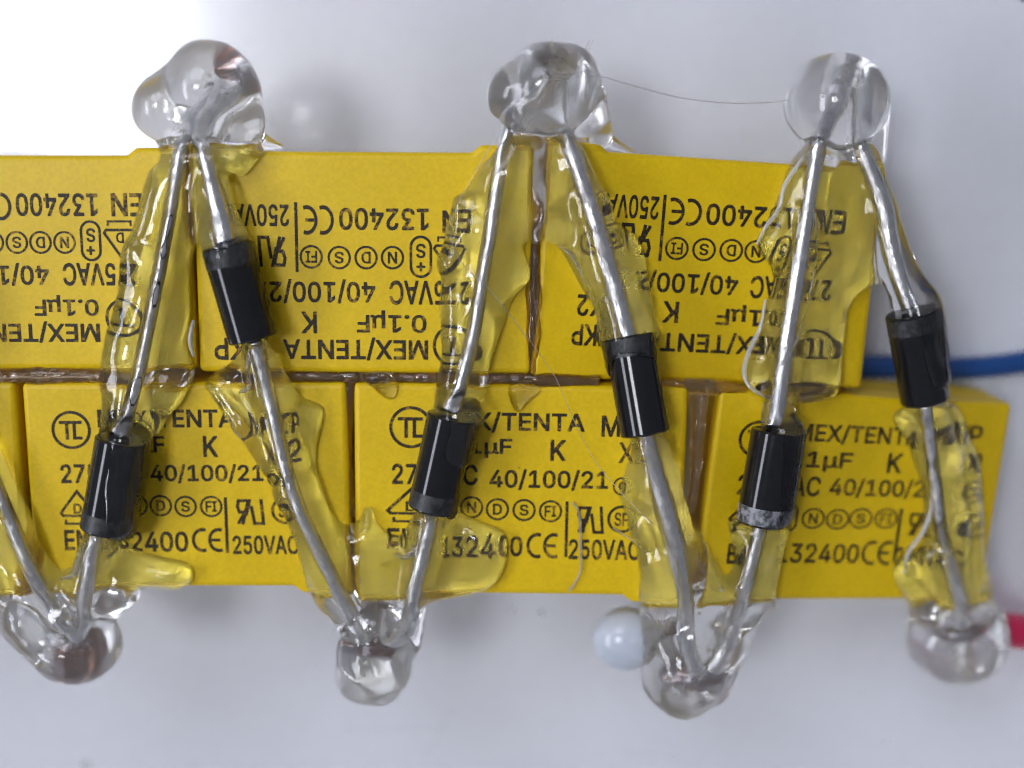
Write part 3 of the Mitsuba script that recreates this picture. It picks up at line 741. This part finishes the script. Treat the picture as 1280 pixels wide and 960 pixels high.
# air bubbles caught in the glue
scene['bubble_mat'] = {'type': 'dielectric', 'int_ior': 1.0, 'ext_ior': 1.48}
BUBBLES = {'K3': [(862, 672, .95, .13), (900, 737, 1.0, .15), (868, 733, 1.2, .13), (884, 811, 1.2, .17), (838, 848, 1.2, .16), (846, 856, 1.0, .2), (852, 862, 1.2, .13), (873, 766, 1.2, .1)],
           'K1': [(87, 776, 1.4, .16), (60, 800, 1.0, .09)], 'J3': [(1033, 432, .55, .2), (1030, 120, 1.6, .1)], 'K2': [(452, 723, .4, .14), (470, 800, 1.4, .09)], 'K4': [(1212, 835, 1.0, .09)], 'J1': [(262, 96, 1.8, .08)]}
for j, bs in BUBBLES.items():
    root = num('glue_drop', list(G).index(j))
    for i, (x, y, z, rad) in enumerate(bs):
        m = trimesh.creation.icosphere(3, rad)
        add(root + '__' + num('bubble', i), trimesh.Trimesh(np.array(m.vertices) * [1, 1.12, 1] + P(x, y, z), m.faces, process=False), 'bubble_mat', smooth=True)
        scene[root + '__' + num('bubble', i)]['exterior'] = {'type': 'ref', 'id': 'glue_haze'}

# the milky drop behind the third lower joint
m = trimesh.creation.icosphere(5, 1.0)
v = np.array(m.vertices) * [1.95, 1.85, 1.5]
v *= (0.94 + 0.12 * meshkit.noise(np.array(m.vertices) * 1.2 + 4, 3))[:, None]
scene['milky_mat'] = {'type': 'principled', 'base_color': rgb(0.74, 0.80, 0.90), 'roughness': 0.14, 'spec_trans': 0.5, 'eta': 1.45}
add('milky_glue_drop', trimesh.Trimesh(v + P(783, 797, -3.2), m.faces, process=False), 'milky_mat', smooth=True, label='milky bluish white glue ball half hidden behind the longest hanging glue drop', cat='glue drop')


# ------------------------------------------------------------------ glue ridges in the seams between the capacitors
def ridge(path, r, w=1.0, hgt=0.95, seed=0, step=0.10):
    p = spline([P(*q) for q in path], step)
    n = len(p)
    tt = np.linspace(0, 1, n)
    rr = np.interp(tt, np.linspace(0, 1, len(r)), r) * (0.75 + 0.5 * meshkit.fbm(np.column_stack([p[:, :2] * 1.1, np.full(n, seed)]), 3, seed))
    m = tube(p, rr, 16)
    v = np.array(m.vertices)
    zs = ZF + drop(v[:, 0], v[:, 1])
    v[:, 2] = np.where(v[:, 2] > zs, zs + (v[:, 2] - zs) * hgt, v[:, 2])
    v += 0.07 * (meshkit.noise(v * 3.1, seed) - 0.5)[:, None] * [1, 1, 1.5]
    return trimesh.Trimesh(v, m.faces, process=False)


scene['seam_haze'] = {'type': 'homogeneous', 'albedo': rgb(0.97, 0.88, 0.66), 'sigma_t': 0.45 / U}
scene['seam_mat'] = {'type': 'dielectric', 'int_ior': 1.48, 'ext_ior': 1.0, 'specular_transmittance': rgb(0.93, 0.86, 0.78)}
SEAMS = [
    ([(-20, 470, -.35), (60, 469, -.25), (128, 470, -.3)], [0.35, 0.45, 0.35], 'glue ridge in the seam between the two rows at the left picture edge'),
    ([(352, 470, -.35), (440, 471, -.3), (545, 472, -.35)], [0.3, 0.34, 0.28], 'glue ridge in the seam between the two rows, left of the middle'),
    ([(606, 472, -.35), (668, 474, -.25), (748, 477, -.3)], [0.28, 0.4, 0.34], 'glue ridge in the seam between the two rows under the middle joint'),
    ([(822, 480, -.3), (872, 483, -.15), (930, 487, -.3)], [0.28, 0.5, 0.3], 'glue ridge in the seam between the rows, right of the diode lying on it'),
    ([(668, 305, -.3), (667, 380, -.1), (667, 440, -.2), (667, 466, -.3)], [0.22, 0.42, 0.40, 0.3], 'upright glue ridge between the middle and the right upper capacitors'),
    ([(439, 478, -.4), (434, 540, -.5), (436, 610, -.5), (440, 645, -.4)], [0.34, 0.3, 0.26, 0.24], 'upright brown glue ridge between the lower capacitors left of the middle'),
    ([(873, 492, -.1), (872, 540, -.1), (868, 600, -.15), (862, 640, -.25)], [0.52, 0.42, 0.3, 0.25], 'upright brown glue ridge between the two right lower capacitors')]
for i, (path, r, lab) in enumerate(SEAMS):
    add(num('glue_ridge', i), ridge(path, r, seed=70 + i), 'seam_mat', smooth=True, label=lab, cat='glue ridge')
    scene[num('glue_ridge', i)]['interior'] = {'type': 'ref', 'id': 'seam_haze'}


# ------------------------------------------------------------------ torn flakes and thin films of glue on the labels
def flake(poly, tk, seed):
    g = Glue([('film', poly, tk, 0.5)], 0.3, seed)
    g.H = 0.075
    return g


FLAKES = [
    ([(452, 470), (478, 466), (497, 480), (494, 496), (484, 498), (470, 488)], 0.35, 'torn whitish glue flake on the seam above the lower TC mark'),
    ([(634, 484), (656, 478), (676, 486), (664, 500), (646, 514)], 0.30, 'torn triangular glue flake under the middle seam'),
    ([(300, 486), (345, 480), (352, 492), (320, 500)], 0.3, None)]
for i, (poly, tk, lab) in enumerate(f for f in FLAKES if f[2]):
    add(num('glue_flake', i), flake(poly, tk, 90 + i).mesh(), 'glue_mat', smooth=True, label=lab, cat='glue flake')

# ------------------------------------------------------------------ glue hairs
scene['hair_mat'] = {'type': 'principled', 'base_color': rgb(0.75, 0.74, 0.72), 'roughness': 0.2, 'spec_trans': 0.8, 'eta': 1.48}
scene['strand_mat'] = {'type': 'principled', 'base_color': rgb(0.86, 0.87, 0.88), 'roughness': 0.16, 'spec_trans': 0.72, 'eta': 1.48}
HAIRS3 = [
    ([(690, 95, 1.4), (745, 95, .6), (790, 107, .3), (850, 122, .2), (910, 129, .2), (960, 128, .4), (985, 125, .9)], 0.028, 'fine glue hair spanning the air between the middle and right upper drops'),
    ([(690, 92, 1.5), (660, 118, 1.4), (632, 150, 1.2), (612, 185, 1.2), (590, 222, 1.4), (568, 265, 1.7), (564, 300, 1.9), (580, 332, 2.0), (610, 360, 2.0), (650, 410, 1.5), (692, 468, 1.0), (715, 520, .7), (740, 570, .5), (768, 606, .9), (800, 640, 1.6), (818, 656, 2.0)], 0.022, 'long fine glue hair looping from the middle upper drop down across the seam'),
    ([(716, 628, .15), (724, 642, .2), (726, 680, .2), (726, 712, .2), (718, 730, .15), (711, 738, .1)], 0.07, 'bent glue hair lying over the 250VAC print near the lower edge'),
    ([(1016, 262, 1.4), (1020, 310, 1.5), (1012, 370, 1.5), (996, 420, 1.6), (978, 455, 1.7)], 0.05, 'curved glue hair beside the right upper lead'),
    ([(766, 660, .2), (790, 675, .3), (806, 690, .4)], 0.05, 'short glue hair at the edge of the milky glue right of 250VAC')]
for i, (path, r, lab) in enumerate(HAIRS3):
    add(num('glue_hair', i), tube(spline([P(*q) for q in path], 0.15), r, 8, 0.15, i), 'hair_mat', smooth=True, label=lab, cat='glue hair')
# thick strands of glue that string along the edges of the films
STRANDS = [
    ([(1016, 186, .9), (1000, 203, .9), (981, 232, .9), (973, 262, .9), (957, 284, .8), (946, 306, .6)], 0.13, 'white crinkled glue strand left of the right upper lead, over the 132400 print'),
    ([(957, 374, .8), (950, 410, .8), (936, 440, .8), (930, 466, .7), (940, 486, .6), (964, 498, .6)], 0.14, 'hooked white glue strand ending at the seam beside the right upper lead'),
    ([(1166, 608, 1.1), (1163, 640, 1.1), (1152, 668, 1.0), (1136, 690, .8), (1131, 716, .6)], 0.15, 'bright curved glue strand over the 250VAC print next to the red wire end'),
    ([(700, 306, .5), (716, 318, .9), (730, 345, 1.2), (744, 380, 1.3), (752, 415, 1.4)], 0.13, 'pale glue strand along the left side of the lead above the diode on the seam'),
    ([(494, 692, .5), (508, 696, .8), (524, 684, 1.0), (531, 668, 1.1)], 0.16, 'short white glue strand at the EN print left of a thin lead'),
    ([(242, 400, .5), (238, 425, .6), (242, 446, .6)], 0.14, 'short bright glue strand left of the middle upper capacitor'),
    ([(300, 490, .6), (316, 482, 1.0), (313, 460, 1.2), (317, 436, 1.3)], 0.14, 'forked glue strand under the upper left diode'),
    ([(78, 724, .7), (96, 718, .9), (104, 700, 1.0), (108, 680, 1.1)], 0.14, 'short glue strand at the foot of the lower left diode'),
    ([(845, 700, 1.5), (850, 740, 1.4), (848, 790, 1.6), (852, 815, 1.8)], 0.13, 'upright glue strand on the longest hanging glue drop')]
for i, (path, r, lab) in enumerate(STRANDS):
    p = spline([P(*q) for q in path], 0.12)
    e = np.linspace(0, 1, len(p))
    rr = r * (0.35 + 0.65 * np.sqrt(np.sin(np.pi * np.clip(e, 0.02, 0.98))))
    add(num('glue_strand', i), tube(p, rr, 12, 0.25, 40 + i), 'strand_mat', smooth=True, label=lab, cat='glue strand')
TINY = ['tiny glue hair standing upright on the crown of the middle upper drop', 'tiny slanting glue hair, left one of the pair on the middle upper drop', 'tiny slanting glue hair, right one of the pair on the middle upper drop',
        'tiny glue hair left of the crown of the middle upper drop', 'shorter tiny glue hair on the right flank of the middle upper drop', 'longer tiny glue hair on the right flank of the middle upper drop']
for i, (a, b) in enumerate([((690, 58, -.6), (689, 43, -.4)), ((732, 62, -.9), (737, 50, -.7)), ((736, 63, -1.0), (743, 47, -.8)), ((668, 60, -.8), (664, 53, -.7)), ((751, 128, -.9), (758, 118, -.7)), ((755, 132, -.9), (762, 112, -.8))]):
    add(num('glue_hair', i + 5), tube(spline([P(*a), P(*b)], 0.1), 0.022, 6), 'hair_mat', smooth=True, label=TINY[i], cat='glue hair', group='tiny hairs on the middle upper glue drop')

# ------------------------------------------------------------------ wires
s = spline([Q(x, y, z) for x, y, z in [(985, 462, 3.2), (1040, 461, 2.4), (1100, 458, 1.6), (1180, 461, 1.0), (1250, 457, 0.8), (1330, 445, 0.75), (1450, 430, 0.7)]], 0.4)
add('blue_wire', tube(s, 0.68, 24), 'blue_mat', smooth=True, label='blue insulated wire running out to the right behind the board, out of focus', cat='wire')
s = spline([P(x, y, z) for x, y, z in [(1240, 786, -1.2), (1262, 788, -1.2), (1300, 792, -1.4), (1400, 800, -2.5), (1500, 806, -4.5)]], 0.3)
add('red_wire', tube(s, 1.08, 28), 'red_mat', smooth=True, label='red insulated wire leaving the rightmost lower glue drop at the picture edge', cat='wire')
